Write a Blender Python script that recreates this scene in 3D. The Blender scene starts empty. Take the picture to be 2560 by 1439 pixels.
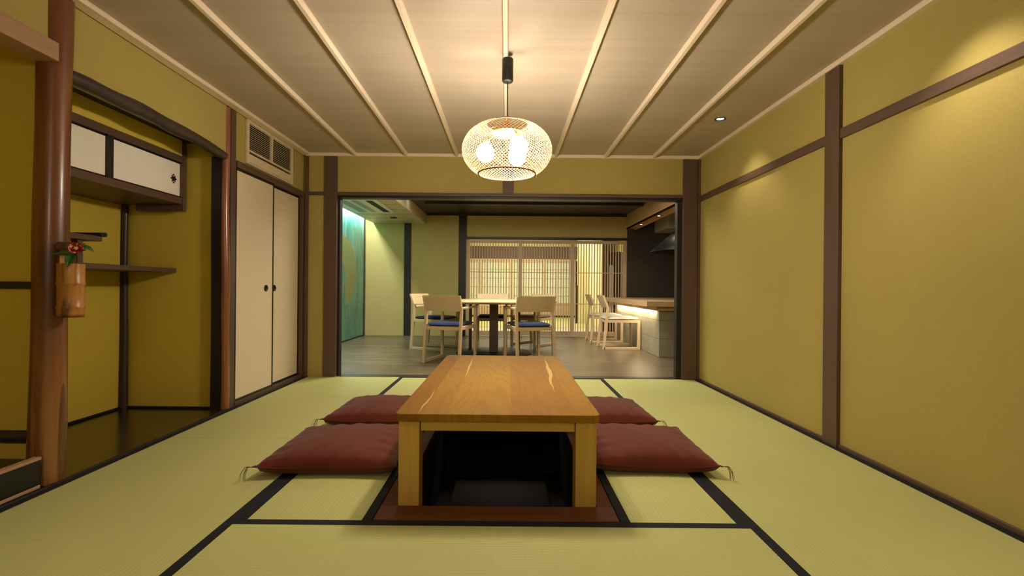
import bpy, math, random
from mathutils import Vector, Matrix
random.seed(7)
S = bpy.context.scene
COL = S.collection
PI = math.pi
R = math.radians

# ------------------------------------------------------------------ camera
F = 1200.0            # focal length in px of a 2560 px wide frame
HC = 0.8706           # camera height over the tatami
cam_d = bpy.data.cameras.new('camera')
cam_d.sensor_width = 36.0
cam_d.lens = 36.0 * F / 2560.0
cam_d.shift_x = 11.0 / 2560.0
cam_d.clip_start = 0.02
cam_d.clip_end = 60
cam = bpy.data.objects.new('camera', cam_d)
COL.objects.link(cam)
cam.matrix_world = Matrix.Translation((0, 0, HC)) @ Matrix.Rotation(R(90), 4, 'X') @ Matrix.Rotation(math.atan(0.0088), 4, 'Z')
S.camera = cam

# ------------------------------------------------------------------ world, exposure, large lights
w = bpy.data.worlds.new('world'); S.world = w; w.use_nodes = True
w.node_tree.nodes['Background'].inputs[0].default_value = (0.9, 0.75, 0.5, 1)
w.node_tree.nodes['Background'].inputs[1].default_value = 0.02
S.view_settings.view_transform = 'Standard'
S.view_settings.look = 'None'
S.view_settings.gamma = 1.0
S.view_settings.use_curve_mapping = False
S.view_settings.exposure = 0.22
S.cycles.use_denoising = True
S.cycles.max_bounces = 8
S.cycles.diffuse_bounces = 5
S.cycles.glossy_bounces = 3
S.cycles.transmission_bounces = 4
S.cycles.transparent_max_bounces = 6
S.cycles.caustics_reflective = False
S.cycles.caustics_refractive = False
S.cycles.sample_clamp_indirect = 6.0

WARM = (1.0, 0.875, 0.725)
NEUT = (1.0, 0.90, 0.70)
P_BULB = 268.0         # emission strength of the three pendant globes
P_SPOT = 17.0

def light(kind, name, loc, power, color, rot=(0, 0, 0), parent=None, **kw):
    d = bpy.data.lights.new(name, kind)
    d.energy = power; d.color = color
    for k, v in kw.items(): setattr(d, k, v)
    o = bpy.data.objects.new(name, d); COL.objects.link(o)
    o.location = loc; o.rotation_euler = rot
    if parent: o.parent = parent
    return o

# unseen fill light added behind the camera, where the room goes on
light('POINT', 'rear_fill_light', (0.0, -1.35, 1.62), 42.0, WARM, shadow_soft_size=0.22)
# area light added to brighten the dining room, hidden behind the wide lintel
light('AREA', 'dining_fill_light', (0.1, 5.85, 2.193), 66.0, (1.0, 0.90, 0.70), shape='RECTANGLE', size=2.4, size_y=1.3)
# unseen area lights added to brighten the inner tatami room, entry and side hall
light('AREA', 'inner_room_fill_light', (0.3, 11.9, 2.46), 125.0, (1.0, 0.88, 0.64), shape='RECTANGLE', size=2.4, size_y=3.2)
light('AREA', 'entry_light', (0.3, 9.2, 2.3), 18.0, (1.0, 0.90, 0.74), shape='RECTANGLE', size=2.6, size_y=0.3)
light('AREA', 'side_hall_light', (2.05, 12.4, 2.35), 22.0, (1.0, 0.90, 0.68), shape='RECTANGLE', size=0.3, size_y=1.6)
# cove strip that washes the mural
light('AREA', 'mural_cove_light', (-2.50, 6.7, 2.15), 55.0, (0.86, 1.0, 0.95), shape='RECTANGLE', size=0.05, size_y=3.6)
# strip under the counter edge
light('AREA', 'counter_strip_light', (1.895, 7.35, 0.598), 14.0, (1.0, 0.82, 0.55), rot=(0, R(-25), 0), shape='RECTANGLE', size=0.03, size_y=2.2)

# ------------------------------------------------------------------ mesh helpers
class MB:
    def __init__(s): s.v = []; s.f = []; s.sm = []
    def add(s, vs, fs, smooth=False, M=None):
        b = len(s.v)
        for p in vs:
            p = Vector(p)
            if M is not None: p = M @ p
            s.v.append(tuple(p))
        for f in fs:
            s.f.append(tuple(i + b for i in f)); s.sm.append(smooth)
        return s
    def box(s, x0, x1, y0, y1, z0, z1, M=None):
        vs = [(x, y, z) for z in (z0, z1) for y in (y0, y1) for x in (x0, x1)]
        fs = [(0, 2, 3, 1), (4, 5, 7, 6), (0, 1, 5, 4), (2, 6, 7, 3), (0, 4, 6, 2), (1, 3, 7, 5)]
        return s.add(vs, fs, False, M)
    def prism(s, poly, z0, z1, M=None, smooth=False):
        n = len(poly)
        vs = [(x, y, z0) for x, y in poly] + [(x, y, z1) for x, y in poly]
        fs = [tuple(range(n))[::-1], tuple(range(n, 2 * n))] + [(i, (i + 1) % n, n + (i + 1) % n, n + i) for i in range(n)]
        return s.add(vs, fs, smooth, M)
    def bar(s, a, b, wx, wy, up=(0, 0, 1)):
        """box section bar from a to b; wx across, wy along the 'up' side"""
        a = Vector(a); b = Vector(b); d = (b - a).normalized(); u = Vector(up)
        x = d.cross(u)
        if x.length < 1e-4: x = d.cross(Vector((0, 1, 0)))
        x.normalize(); y = x.cross(d).normalized()
        vs = []
        for p in (a, b):
            for sx, sy in ((-1, -1), (1, -1), (1, 1), (-1, 1)):
                vs.append(p + x * sx * wx / 2 + y * sy * wy / 2)
        fs = [(0, 1, 2, 3), (7, 6, 5, 4)] + [(i, 4 + i, 4 + (i + 1) % 4, (i + 1) % 4) for i in range(4)]
        return s.add(vs, fs)
    def tube(s, pts, rad, n=12, caps=True):
        pts = [Vector(p) for p in pts]; m = len(pts)
        rad = rad if isinstance(rad, (list, tuple)) else [rad] * m
        ref = Vector((0, 0, 1))
        if abs((pts[-1] - pts[0]).normalized().z) > .8: ref = Vector((1, 0, 0))
        vs = []
        for i, p in enumerate(pts):
            d = (pts[min(i + 1, m - 1)] - pts[max(i - 1, 0)]).normalized()
            x = d.cross(ref).normalized(); y = d.cross(x).normalized()
            for k in range(n):
                a = 2 * PI * k / n
                vs.append(p + (x * math.cos(a) + y * math.sin(a)) * rad[i])
        fs = []
        for i in range(m - 1):
            for k in range(n):
                k2 = (k + 1) % n
                fs.append((i * n + k, i * n + k2, (i + 1) * n + k2, (i + 1) * n + k))
        s.add(vs, fs, True)
        if caps:
            s.add(vs[:n], [tuple(range(n))]); s.add(vs[-n:], [tuple(range(n))[::-1]])
        return s
    def lathe(s, prof, n=32, c=(0, 0, 0), M=None):
        vs = []; m = len(prof)
        for r, z in prof:
            for k in range(n):
                a = 2 * PI * k / n
                vs.append((c[0] + r * math.cos(a), c[1] + r * math.sin(a), c[2] + z))
        fs = [(i * n + k, i * n + (k + 1) % n, (i + 1) * n + (k + 1) % n, (i + 1) * n + k) for i in range(m - 1) for k in range(n)]
        return s.add(vs, fs, True, M)
    def grid(s, fn, nu, nv, smooth=True, wrap_u=False):
        vs = [fn(i / (nu if wrap_u else nu - 1), j / (nv - 1)) for j in range(nv) for i in range(nu)]
        fs = []
        for j in range(nv - 1):
            for i in range(nu if wrap_u else nu - 1):
                i2 = (i + 1) % nu
                fs.append((j * nu + i, j * nu + i2, (j + 1) * nu + i2, (j + 1) * nu + i))
        return s.add(vs, fs, smooth)
    def build(s, name, mat, parent=None, bevel=0.0, seg=2, loc=None, rot=None, origin=None, autosm=False):
        me = bpy.data.meshes.new(name)
        vs = s.v
        if origin is not None:
            o_ = Vector(origin); vs = [tuple(Vector(p) - o_) for p in vs]
        me.from_pydata(vs, [], s.f)
        me.polygons.foreach_set('use_smooth', s.sm)
        me.update()
        mats = mat if isinstance(mat, (list, tuple)) else [mat]
        for m in mats: me.materials.append(m)
        o = bpy.data.objects.new(name, me); COL.objects.link(o)
        if origin is not None: o.location = origin
        if loc: o.location = loc
        if rot: o.rotation_euler = rot
        if parent is not None: o.parent = parent
        if bevel:
            md = o.modifiers.new('bevel', 'BEVEL'); md.width = bevel; md.segments = seg; md.limit_method = 'ANGLE'; md.angle_limit = R(40)
        return o

def tag(o, label=None, cat=None, group=None, kind=None):
    if label: o['label'] = label
    if cat: o['category'] = cat
    if group: o['group'] = group
    if kind: o['kind'] = kind
    return o
def thing(name, label, cat, loc=(0, 0, 0), rz=0.0, group=None):
    o = bpy.data.objects.new(name, None); COL.objects.link(o)
    o.empty_display_size = 0.05
    o.location = loc; o.rotation_euler = (0, 0, rz)
    return tag(o, label, cat, group)
def struct(name, mb, mat, bevel=0.0, label=None, **kw):
    o = mb.build(name, mat, bevel=bevel, **kw); o['kind'] = 'structure'
    if label: o['label'] = label
    return o
TN = [0]
def trim(x0, x1, y0, y1, z0, z1, mat, label, bevel=0.002):
    TN[0] += 1
    return struct('trim_%d' % TN[0], MB().box(x0, x1, y0, y1, z0, z1), mat, bevel, label, origin=((x0 + x1) / 2, (y0 + y1) / 2, z0))

# ------------------------------------------------------------------ materials
def srgb(r, g, b):
    return tuple(((c / 255) / 12.92 if c / 255 <= .04045 else ((c / 255 + .055) / 1.055) ** 2.4) for c in (r, g, b)) + (1,)
class NT:
    def __init__(s, name, rough=.5, spec=.5, coat=0.0, coat_rough=.2):
        s.m = bpy.data.materials.new(name); s.m.use_nodes = True
        s.t = s.m.node_tree; s.n = s.t.nodes; s.l = s.t.links
        s.b = s.n['Principled BSDF']
        s.b.inputs['Roughness'].default_value = rough
        s.b.inputs['Specular IOR Level'].default_value = spec
        s.b.inputs['Coat Weight'].default_value = coat
        s.b.inputs['Coat Roughness'].default_value = coat_rough
        s.tc = s.n.new('ShaderNodeTexCoord')
    def map(s, scale=(1, 1, 1), rot=(0, 0, 0), loc=(0, 0, 0), src=None):
        m = s.n.new('ShaderNodeMapping')
        m.inputs['Scale'].default_value = scale; m.inputs['Rotation'].default_value = rot; m.inputs['Location'].default_value = loc
        s.l.new(src or s.tc.outputs['Object'], m.inputs['Vector']); return m.outputs[0]
    def noise(s, vec, scale=5, detail=3, rough=.5, dist=0):
        n = s.n.new('ShaderNodeTexNoise'); s.l.new(vec, n.inputs['Vector'])
        n.inputs['Scale'].default_value = scale; n.inputs['Detail'].default_value = detail
        n.inputs['Roughness'].default_value = rough; n.inputs['Distortion'].default_value = dist
        return n.outputs['Fac']
    def wave(s, vec, scale=5, axis='X', dist=0, detail=1, dscale=1, kind='BANDS', prof='SIN'):
        n = s.n.new('ShaderNodeTexWave'); s.l.new(vec, n.inputs['Vector'])
        n.wave_type = kind; n.wave_profile = prof
        if kind == 'BANDS': n.bands_direction = axis
        else: n.rings_direction = axis
        n.inputs['Scale'].default_value = scale; n.inputs['Distortion'].default_value = dist
        n.inputs['Detail'].default_value = detail; n.inputs['Detail Scale'].default_value = dscale
        return n.outputs['Fac']
    def ramp(s, fac, stops, interp='LINEAR'):
        n = s.n.new('ShaderNodeValToRGB'); n.color_ramp.interpolation = interp
        e = n.color_ramp.elements
        while len(e) < len(stops): e.new(.5)
        for i, (p, c) in enumerate(stops): e[i].position = p; e[i].color = c if len(c) == 4 else tuple(c) + (1,)
        s.l.new(fac, n.inputs[0]); return n.outputs[0]
    def mix(s, a, b, fac, mode='MIX'):
        n = s.n.new('ShaderNodeMix'); n.data_type = 'RGBA'; n.blend_type = mode
        for k, v in ((0, fac), (6, a), (7, b)):
            if hasattr(v, 'links') or hasattr(v, 'is_linked'): s.l.new(v, n.inputs[k])
            else: n.inputs[k].default_value = v
        return n.outputs[2]
    def math(s, op, a, b=0.0, clamp=False):
        n = s.n.new('ShaderNodeMath'); n.operation = op; n.use_clamp = clamp
        for k, v in ((0, a), (1, b)):
            if hasattr(v, 'is_linked'): s.l.new(v, n.inputs[k])
            else: n.inputs[k].default_value = v
        return n.outputs[0]
    def xyz(s, vec):
        n = s.n.new('ShaderNodeSeparateXYZ'); s.l.new(vec, n.inputs[0]); return n.outputs
    def bump(s, h, strength=.3, dist=.001):
        n = s.n.new('ShaderNodeBump'); n.inputs['Strength'].default_value = strength; n.inputs['Distance'].default_value = dist
        s.l.new(h, n.inputs['Height'])
        s.l.new(n.outputs[0], s.b.inputs['Normal']); return s
    def col(s, c):
        if hasattr(c, 'is_linked'): s.l.new(c, s.b.inputs['Base Color'])
        else: s.b.inputs['Base Color'].default_value = c
        return s

def plain(name, c, rough=.5, spec=.5, metal=0, coat=0):
    n = NT(name, rough, spec, coat); 
    nz = n.noise(n.map(), 30, 2)
    n.col(n.ramp(nz, [(.3, tuple(x * .92 for x in c[:3])), (.7, tuple(min(1, x * 1.06) for x in c[:3]))]))
    n.b.inputs['Metallic'].default_value = metal
    return n.m
def wood(name, light_c, dark_c, axis='Y', rough=.45, scale=1.0, coat=0.0, contrast=.5, spec=.4, bump=.15, fine=1.0, coat_rough=.2):
    """straight grain running along the axis"""
    n = NT(name, rough, spec, coat, coat_rough)
    k = {'X': (.6, 14, 14), 'Y': (14, .6, 14), 'Z': (14, 14, .6)}[axis]
    v = n.map(tuple(a * scale for a in k))
    g = n.noise(v, 3.0 * fine, 5, .65, .4)
    k2 = {'X': (.8, 5, 5), 'Y': (5, .8, 5), 'Z': (5, 5, .8)}[axis]
    g2 = n.noise(n.map(tuple(a * scale for a in k2)), 1.4, 2, .5, .8)
    f = n.math('ADD', n.math('MULTIPLY', g, .65), n.math('MULTIPLY', g2, .35))
    lo = .5 - .22 / max(contrast, .05) * .5; hi = .5 + .22 / max(contrast, .05) * .5
    n.col(n.ramp(f, [(max(0, lo), dark_c), (min(1, hi), light_c)]))
    if bump: n.bump(g, bump, .0008)
    return n.m
def plaster(name, c, c2):
    n = NT(name, .85, .15)
    big = n.noise(n.map(), 1.6, 3)
    fine = n.noise(n.map(), 260, 2)
    mid = n.noise(n.map(), 60, 3)
    a = n.ramp(big, [(.3, c), (.7, c2)])
    n.col(n.mix(a, n.ramp(fine, [(.3, (.35, .35, .35)), (.7, (.65, .65, .65))]), .22, 'OVERLAY'))
    n.bump(n.math('ADD', n.math('MULTIPLY', fine, .6), mid), .45, .0015)
    return n.m

M = {}
M['wall'] = plaster('ochre_plaster', (.385, .305, .092, 1), (.42, .335, .10, 1))
M['wall_lit'] = plaster('ochre_plaster_alcove_lit', (.60, .45, .062, 1), (.64, .485, .070, 1))  # wall plaster with a brighter base colour standing in for missing alcove light
M['wall_far'] = plaster('green_ochre_plaster', (.47, .375, .145, 1), (.51, .405, .16, 1))
M['cream_wall'] = plaster('cream_plaster', (.70, .66, .42, 1), (.74, .70, .46, 1))
M['dark_wood'] = wood('dark_stained_wood', (.125, .072, .046, 1), (.078, .044, .028, 1), 'Z', .5, coat=.1)
M['dark_wood_x'] = wood('dark_stained_wood_x', (.125, .072, .046, 1), (.078, .044, .028, 1), 'X', .5, coat=.1)
M['dark_wood_y'] = wood('dark_stained_wood_y', (.125, .072, .046, 1), (.078, .044, .028, 1), 'Y', .5, coat=.1)
M['black_wood'] = wood('black_stained_wood', (.022, .017, .014, 1), (.010, .008, .007, 1), 'Z', .45)
M['black_wood_x'] = wood('black_stained_wood_x', (.024, .020, .018, 1), (.012, .010, .009, 1), 'X', .4)
M['alcove_floor'] = wood('dark_lacquered_board', (.042, .024, .012, 1), (.020, .012, .007, 1), 'Y', .22, coat=.5)
M['lacquer'] = plain('black_lacquer', (.006, .0055, .005), .28, .5)
M['pale_wood'] = wood('pale_cedar', (.80, .66, .48, 1), (.72, .58, .41, 1), 'Y', .5, bump=.05)
M['pale_wood_x'] = wood('pale_cedar_x', (.80, .66, .48, 1), (.72, .58, .41, 1), 'X', .5, bump=.05)
M['pink_cedar'] = wood('pink_cedar', (.42, .25, .155, 1), (.33, .19, .115, 1), 'Y', .5, bump=.05)
M['lattice'] = wood('lattice_cypress', (.66, .50, .32, 1), (.56, .41, .25, 1), 'Z', .5, bump=.03)
M['chair_wood'] = wood('maple_chair', (.74, .56, .34, 1), (.64, .47, .275, 1), 'Y', .42, bump=.03, scale=2)
M['counter_wood'] = wood('counter_wood', (.62, .42, .23, 1), (.50, .32, .17, 1), 'Y', .35, bump=.03)
M['soffit_wood'] = wood('soffit_wood', (.58, .38, .19, 1), (.48, .30, .14, 1), 'Y', .4, bump=.03)
M['rim_wood'] = wood('reddish_rim_wood', (.15, .052, .014, 1), (.085, .028, .008, 1), 'X', .55, coat=.0, spec=.12)
M['rim_wood_y'] = wood('reddish_rim_wood_y', (.15, .052, .014, 1), (.085, .028, .008, 1), 'Y', .6, coat=.0, spec=.05)
M['table_leg'] = wood('cherry_leg', (.56, .355, .078, 1), (.44, .265, .052, 1), 'Z', .38, contrast=.7, bump=.05)
M['table_apron'] = wood('cherry_apron', (.56, .355, .08, 1), (.45, .27, .055, 1), 'X', .38, contrast=.7, bump=.05)
M['black_cloth'] = plain('black_border_cloth', (.012, .012, .014), .8, .2)
M['black_metal'] = plain('black_metal', (.022, .020, .018), .42, .4, .3)
M['iron'] = plain('antique_iron', (.02, .018, .015), .5, .5, .6)
M['white_plastic'] = plain('cream_plastic', (.66, .54, .36), .4, .4)
M['slot_dark'] = plain('dark_slot', (.035, .028, .02), .7, .2)
M['ac_white'] = plain('ac_white', (.70, .74, .66), .4, .4)
M['navy'] = None

# ceiling boards: fine lines running across the room (along X)
n = NT('ceiling_cedar_board', .55, .3)
g = n.noise(n.map((.35, 60, 1)), 2.2, 4, .6, .15)
g2 = n.noise(n.map((.25, 7, 1)), 1.7, 3, .5, .3)
f = n.math('ADD', n.math('MULTIPLY', g, .5), n.math('MULTIPLY', g2, .5))
n.col(n.ramp(f, [(.32, (.41, .338, .246, 1)), (.66, (.475, .40, .30, 1))])); n.bump(g, .08, .0005)
M['ceiling'] = n.m

# dropped ceiling boards (far room): light boards
M['drop_ceiling'] = wood('light_ceiling_board', (.66, .56, .36, 1), (.60, .50, .31, 1), 'X', .5, bump=.0)

# tatami rush; long axis given
def tatami(name, axis):
    n = NT(name, .62, .25)
    v = n.map()
    x = n.xyz(v)
    across = x[1] if axis == 'X' else x[0]
    along = x[0] if axis == 'X' else x[1]
    rib = n.math('SINE', n.math('MULTIPLY', across, 2 * PI / .0155))
    rib = n.math('ADD', n.math('MULTIPLY', rib, .5), .5)
    c = n.noise(n.map((90, 3, 1) if axis == 'Y' else (3, 90, 1)), 1.0, 3)
    straw = n.noise(n.map((6, 500, 1) if axis == 'Y' else (500, 6, 1)), 1.0, 2)
    big = n.noise(n.map(), .9, 2)
    a = n.ramp(straw, [(.2, (.41, .41, .155, 1)), (.8, (.475, .485, .20, 1))])
    a = n.mix(a, n.ramp(big, [(.3, (.44, .44, .40, 1)), (.7, (.55, .56, .50, 1))]), .5, 'OVERLAY')
    a = n.mix(a, (.32, .315, .12, 1), n.math('MULTIPLY', n.math('POWER', n.math('SUBTRACT', 1.0, rib), 3.0), .20))
    n.col(a)
    h = n.math('ADD', n.math('MULTIPLY', rib, .8), n.math('MULTIPLY', straw, .35))
    n.bump(h, .5, .0012)
    return n.m
M['tatami_y'] = tatami('tatami_rush_y', 'Y'); M['tatami_x'] = tatami('tatami_rush_x', 'X')

# fusuma / washi paper
n = NT('warm_paper', .75, .15)
p = n.noise(n.map((6, 6, 6)), 3, 4); q = n.noise(n.map(), 1.2, 2)
n.col(n.ramp(n.math('ADD', n.math('MULTIPLY', p, .5), n.math('MULTIPLY', q, .5)), [(.3, (.68, .565, .39, 1)), (.7, (.72, .605, .425, 1))])); n.bump(p, .1, .0005)
M['paper'] = n.m
n = NT('white_paper', .75, .15); q = n.noise(n.map(), 3, 3); n.col(n.ramp(q, [(.3, (.84, .78, .66, 1)), (.7, (.90, .84, .72, 1))])); M['white_paper'] = n.m

# glossy natural log pillar
def log_mat(name, light_c, mid_c, dark_c, rough=.25, coat=.6):
    n = NT(name, rough, .5, coat, .18)
    a = n.noise(n.map((9, 9, .7)), 2.2, 5, .6, .4)
    b = n.noise(n.map((2, 2, .8)), 2.0, 3)
    f = n.math('ADD', n.math('MULTIPLY', a, .5), n.math('MULTIPLY', b, .5))
    n.col(n.ramp(f, [(.36, dark_c), (.5, mid_c), (.64, light_c)]))
    n.bump(a, .12, .002)
    return n
nl = log_mat('polished_log', (.27, .100, .026, 1), (.175, .058, .017, 1), (.085, .028, .010, 1), .36, .25)
# paler worn wood near the foot of the pillar with an elongated dark facet
z = nl.xyz(nl.map())
low = nl.math('MULTIPLY', nl.math('SUBTRACT', .72, z[2]), 1.9, True)
streak = nl.noise(nl.map((14, 14, .6)), 2.0, 4, .6, .5)
low = nl.math('MULTIPLY', low, nl.ramp(streak, [(.42, (0, 0, 0, 1)), (.6, (1, 1, 1, 1))]))
basec = nl.b.inputs['Base Color'].links[0].from_socket
cc = nl.mix(basec, (.34, .165, .05, 1), nl.math('MULTIPLY', low, .75))
# facet mask: ellipse around height .30 on the side that faces the room and the camera
ex = nl.math('DIVIDE', nl.math('SUBTRACT', z[1], .004), .019); ez = nl.math('DIVIDE', nl.math('SUBTRACT', z[2], .19), .245)
el = nl.math('ADD', nl.math('MULTIPLY', ex, ex), nl.math('MULTIPLY', ez, ez))
inm = nl.math('MULTIPLY', nl.math('LESS_THAN', el, 1.0), nl.math('GREATER_THAN', z[0], 0.01))
nl.col(nl.mix(cc, (.075, .030, .011, 1), nl.math('MULTIPLY', inm, .8)))
M['log'] = nl.m
M['log_dark'] = log_mat('dark_bark_log', (.060, .036, .024, 1), (.040, .024, .017, 1), (.022, .013, .010, 1), .5, .1).m
M['log_red'] = log_mat('red_bark_log', (.33, .12, .050, 1), (.24, .085, .035, 1), (.16, .055, .024, 1), .28, .6).m

# bamboo
n = NT('aged_bamboo', .42, .4, .12)
a = n.noise(n.map((8, 8, 1.4)), 2.2, 3, .5, .5); st = n.noise(n.map((26, 26, 3)), 1.6, 3)
bc = n.ramp(st, [(.35, (.34, .145, .03, 1)), (.65, (.45, .205, .045, 1))])
n.col(n.mix(bc, (.09, .04, .014, 1), n.ramp(a, [(.56, (0, 0, 0, 1)), (.66, (.8, .8, .8, 1))])))
M['bamboo'] = n.m
M['bamboo_dark'] = plain('dark_bamboo', (.10, .055, .022), .35, .5)

# fabric
def fabric(name, c, sc=900, sheen=.3):
    n = NT(name, .85, .1)
    a = n.noise(n.map((1, 6, 1)), sc * .35, 2); b = n.noise(n.map((6, 1, 1)), sc * .35, 2)
    s_ = n.math('ADD', a, b); big = n.noise(n.map(), 5, 2)
    f = n.math('ADD', n.math('MULTIPLY', s_, .4), n.math('MULTIPLY', big, .2))
    n.col(n.ramp(f, [(.35, tuple(x * .72 for x in c[:3])), (.65, tuple(min(1, x * 1.3) for x in c[:3]))]))
    n.b.inputs['Sheen Weight'].default_value = sheen; n.b.inputs['Sheen Roughness'].default_value = .5
    n.bump(s_, .35, .001)
    return n.m
M['maroon'] = fabric('maroon_cloth', (.105, .021, .0105), 900, .15)
M['thread'] = plain('dark_thread', (.06, .045, .025), .8, .1)
M['navy'] = fabric('navy_wool', (.010, .019, .070), 1400, .12)
M['seat_white'] = fabric('off_white_vinyl', (.62, .60, .52), 1400, .2)
M['seat_taupe'] = fabric('taupe_cloth', (.20, .17, .10), 1400, .2)
M['carpet'] = fabric('charcoal_carpet', (.013, .0095, .0075), 600, .0)
M['pit_black'] = plain('matt_black_board', (.010, .0085, .007), .8, .15)

# low table top: glued cherry boards with cathedral grain and pale sapwood streaks
n = NT('cherry_boards', .55, .06, .0, .35)
o = n.map(); x = n.xyz(o)
edges = [-.4095, -.318, -.202, .055, .320]
tone = n.ramp(n.math('ADD', n.math('DIVIDE', x[0], .82), .5),
              [(0, (0.209, 0.097, 0.0092, 1)), (.118, (0.265, 0.137, 0.0140, 1)), (.253, (0.292, 0.157, 0.0167, 1)), (.565, (0.249, 0.123, 0.0119, 1)), (.885, (0.281, 0.154, 0.0162, 1))], 'CONSTANT')
off = n.ramp(n.math('ADD', n.math('DIVIDE', x[0], .82), .5),
             [(0, (0, 0, 0, 1)), (.118, (.3, 0, 0, 1)), (.253, (.6, 0, 0, 1)), (.565, (.9, 0, 0, 1)), (.885, (.2, 0, 0, 1))], 'CONSTANT')
comb = n.n.new('ShaderNodeCombineXYZ')
n.l.new(x[0], comb.inputs[0]); n.l.new(n.math('ADD', x[1], n.math('MULTIPLY', n.xyz(off)[0], 7.0)), comb.inputs[1]); n.l.new(n.math('MULTIPLY', off, 3.0), comb.inputs[2])
v1 = n.map((4.2, .50, 1), src=comb.outputs[0])
rings = n.noise(v1, 1.0, 2, .4, .6)
rw = n.math('ADD', n.math('MULTIPLY', n.math('SINE', n.math('MULTIPLY', rings, 125.0)), .5), .5)
fib = n.noise(n.map((60, 2, 60)), 2.5, 4)
cA = n.mix(tone, (.15, .06, .012, 1), n.math('MULTIPLY', n.math('POWER', rw, 3.0), .26))
cA = n.mix(cA, (.19, .08, .02, 1), n.ramp(fib, [(.5, (0, 0, 0, 1)), (.75, (.35, .35, .35, 1))]))
warm = n.noise(n.map((3, 1.2, 1)), 1.3, 2)
cA = n.mix(cA, (0.304, 0.141, 0.0192, 1), n.ramp(warm, [(.5, (0, 0, 0, 1)), (.8, (.55, .55, .55, 1))]))
wob = n.noise(n.map((.1, 2.4, .1)), 1.0, 3)
def sap(x0, slope, wid, ythr0, ythr1):
    d = n.math('SUBTRACT', x[0], n.math('ADD', x0, n.math('MULTIPLY', x[1], slope)))
    d = n.math('ADD', d, n.math('MULTIPLY', n.math('SUBTRACT', wob, .5), .05))
    env = n.ramp(n.math('ADD', n.math('DIVIDE', x[1], 1.68), .5), [(ythr0, (0, 0, 0, 1)), ((ythr0 + ythr1) / 2, (1, 1, 1, 1)), (ythr1, (0, 0, 0, 1))])
    wd = n.math('MULTIPLY', env, wid)
    return n.math('LESS_THAN', n.math('ABSOLUTE', d), wd)
m1 = sap(.285, .035, .013, .25, .95); m2 = sap(-.205, .0, .007, .45, .95); m3 = sap(-.318, 0.0, .005, -.1, .3)
mm = n.math('MAXIMUM', m1, n.math('MAXIMUM', m2, m3))
n.col(n.mix(cA, (.50, .34, .11, 1), n.math('MULTIPLY', mm, .85)))
n.bump(rw, .03, .0003)
M['table_top'] = n.m

# dining floor: grey brown boards, along X
n = NT('grey_oak_floor', .33, .5)
o = n.map(); 
br = n.n.new('ShaderNodeTexBrick'); n.l.new(n.map((1, 1, 1)), br.inputs['Vector'])
br.inputs['Scale'].default_value = 1.0; br.inputs['Brick Width'].default_value = 1.1; br.inputs['Row Height'].default_value = .09; br.inputs['Mortar Size'].default_value = .0012
br.inputs['Color1'].default_value = (.100, .076, .043, 1); br.inputs['Color2'].default_value = (.155, .118, .070, 1); br.inputs['Mortar'].default_value = (.05, .04, .03, 1)
g = n.noise(n.map((1.4, 26, 1)), 2.0, 5, .6, .3)
n.col(n.mix(br.outputs[0], n.ramp(g, [(.35, (.22, .22, .22, 1)), (.65, (.78, .78, .78, 1))]), .55, 'OVERLAY'))
rr = n.math('ADD', n.math('MULTIPLY', g, .2), .24); n.l.new(rr, n.b.inputs['Roughness'])
n.bump(g, .1, .001)
M['oak_floor'] = n.m

# mural
n = NT('mural_paint', .35, .4, .2)
o = n.map(); x = n.xyz(o)
cl = n.noise(n.map((1, 1.6, .55)), 2.2, 5, .55, .5)
base = n.ramp(cl, [(.32, (.045, .22, .19, 1)), (.5, (.075, .34, .27, 1)), (.68, (.22, .50, .40, 1))])
blot = n.noise(n.map((1, 3.5, 1.0), loc=(3, 1, 2)), 2.6, 5, .6, .4)
base = n.mix(base, (.42, .55, .47, 1), n.ramp(blot, [(.52, (0, 0, 0, 1)), (.75, (.55, .55, .55, 1))]))
def disc(cy, cz, ry, rz):
    a = n.math('DIVIDE', n.math('SUBTRACT', x[1], cy), ry); b = n.math('DIVIDE', n.math('SUBTRACT', x[2], cz), rz)
    return n.math('LESS_THAN', n.math('ADD', n.math('MULTIPLY', a, a), n.math('MULTIPLY', b, b)), 1.0)
moon = disc(7.50, 1.11, .63, .55); bite = n.math('MULTIPLY', disc(7.10, .84, .60, .50), n.math('LESS_THAN', x[1], 7.6))
gold = n.mix((.36, .37, .10, 1), (.24, .30, .10, 1), cl)
base = n.mix(base, gold, n.math('MULTIPLY', moon, n.math('MULTIPLY', n.math('SUBTRACT', 1.0, bite), .85)))
n.col(base); M['mural'] = n.m

# concrete
n = NT('board_formed_concrete', .8, .2)
a = n.noise(n.map(), 4, 5, .6); p = n.n.new('ShaderNodeTexVoronoi'); n.l.new(n.map(), p.inputs['Vector']); p.inputs['Scale'].default_value = 22
pit = n.ramp(p.outputs['Distance'], [(.05, (.5, .5, .5, 1)), (.16, (1, 1, 1, 1))])
line = n.math('LESS_THAN', n.math('FRACT', n.math('DIVIDE', n.xyz(n.map())[2], .235)), .018)
n.col(n.mix(n.mix(n.ramp(a, [(.3, (.27, .25, .17, 1)), (.7, (.38, .35, .25, 1))]), pit, .5, 'MULTIPLY'), (.12, .11, .08, 1), line))
n.bump(a, .3, .004); M['concrete'] = n.m

n = NT('kitchen_dark_glass', .22, .5); n.col((.060, .051, .040, 1)); M['dark_glass'] = n.m
n = NT('black_ceiling_board', .38, .4); g = n.noise(n.map((2, 30, 1)), 2, 3)
n.col(n.ramp(g, [(.3, (.020, .017, .015, 1)), (.7, (.034, .030, .027, 1))])); M['black_ceiling'] = n.m
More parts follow.
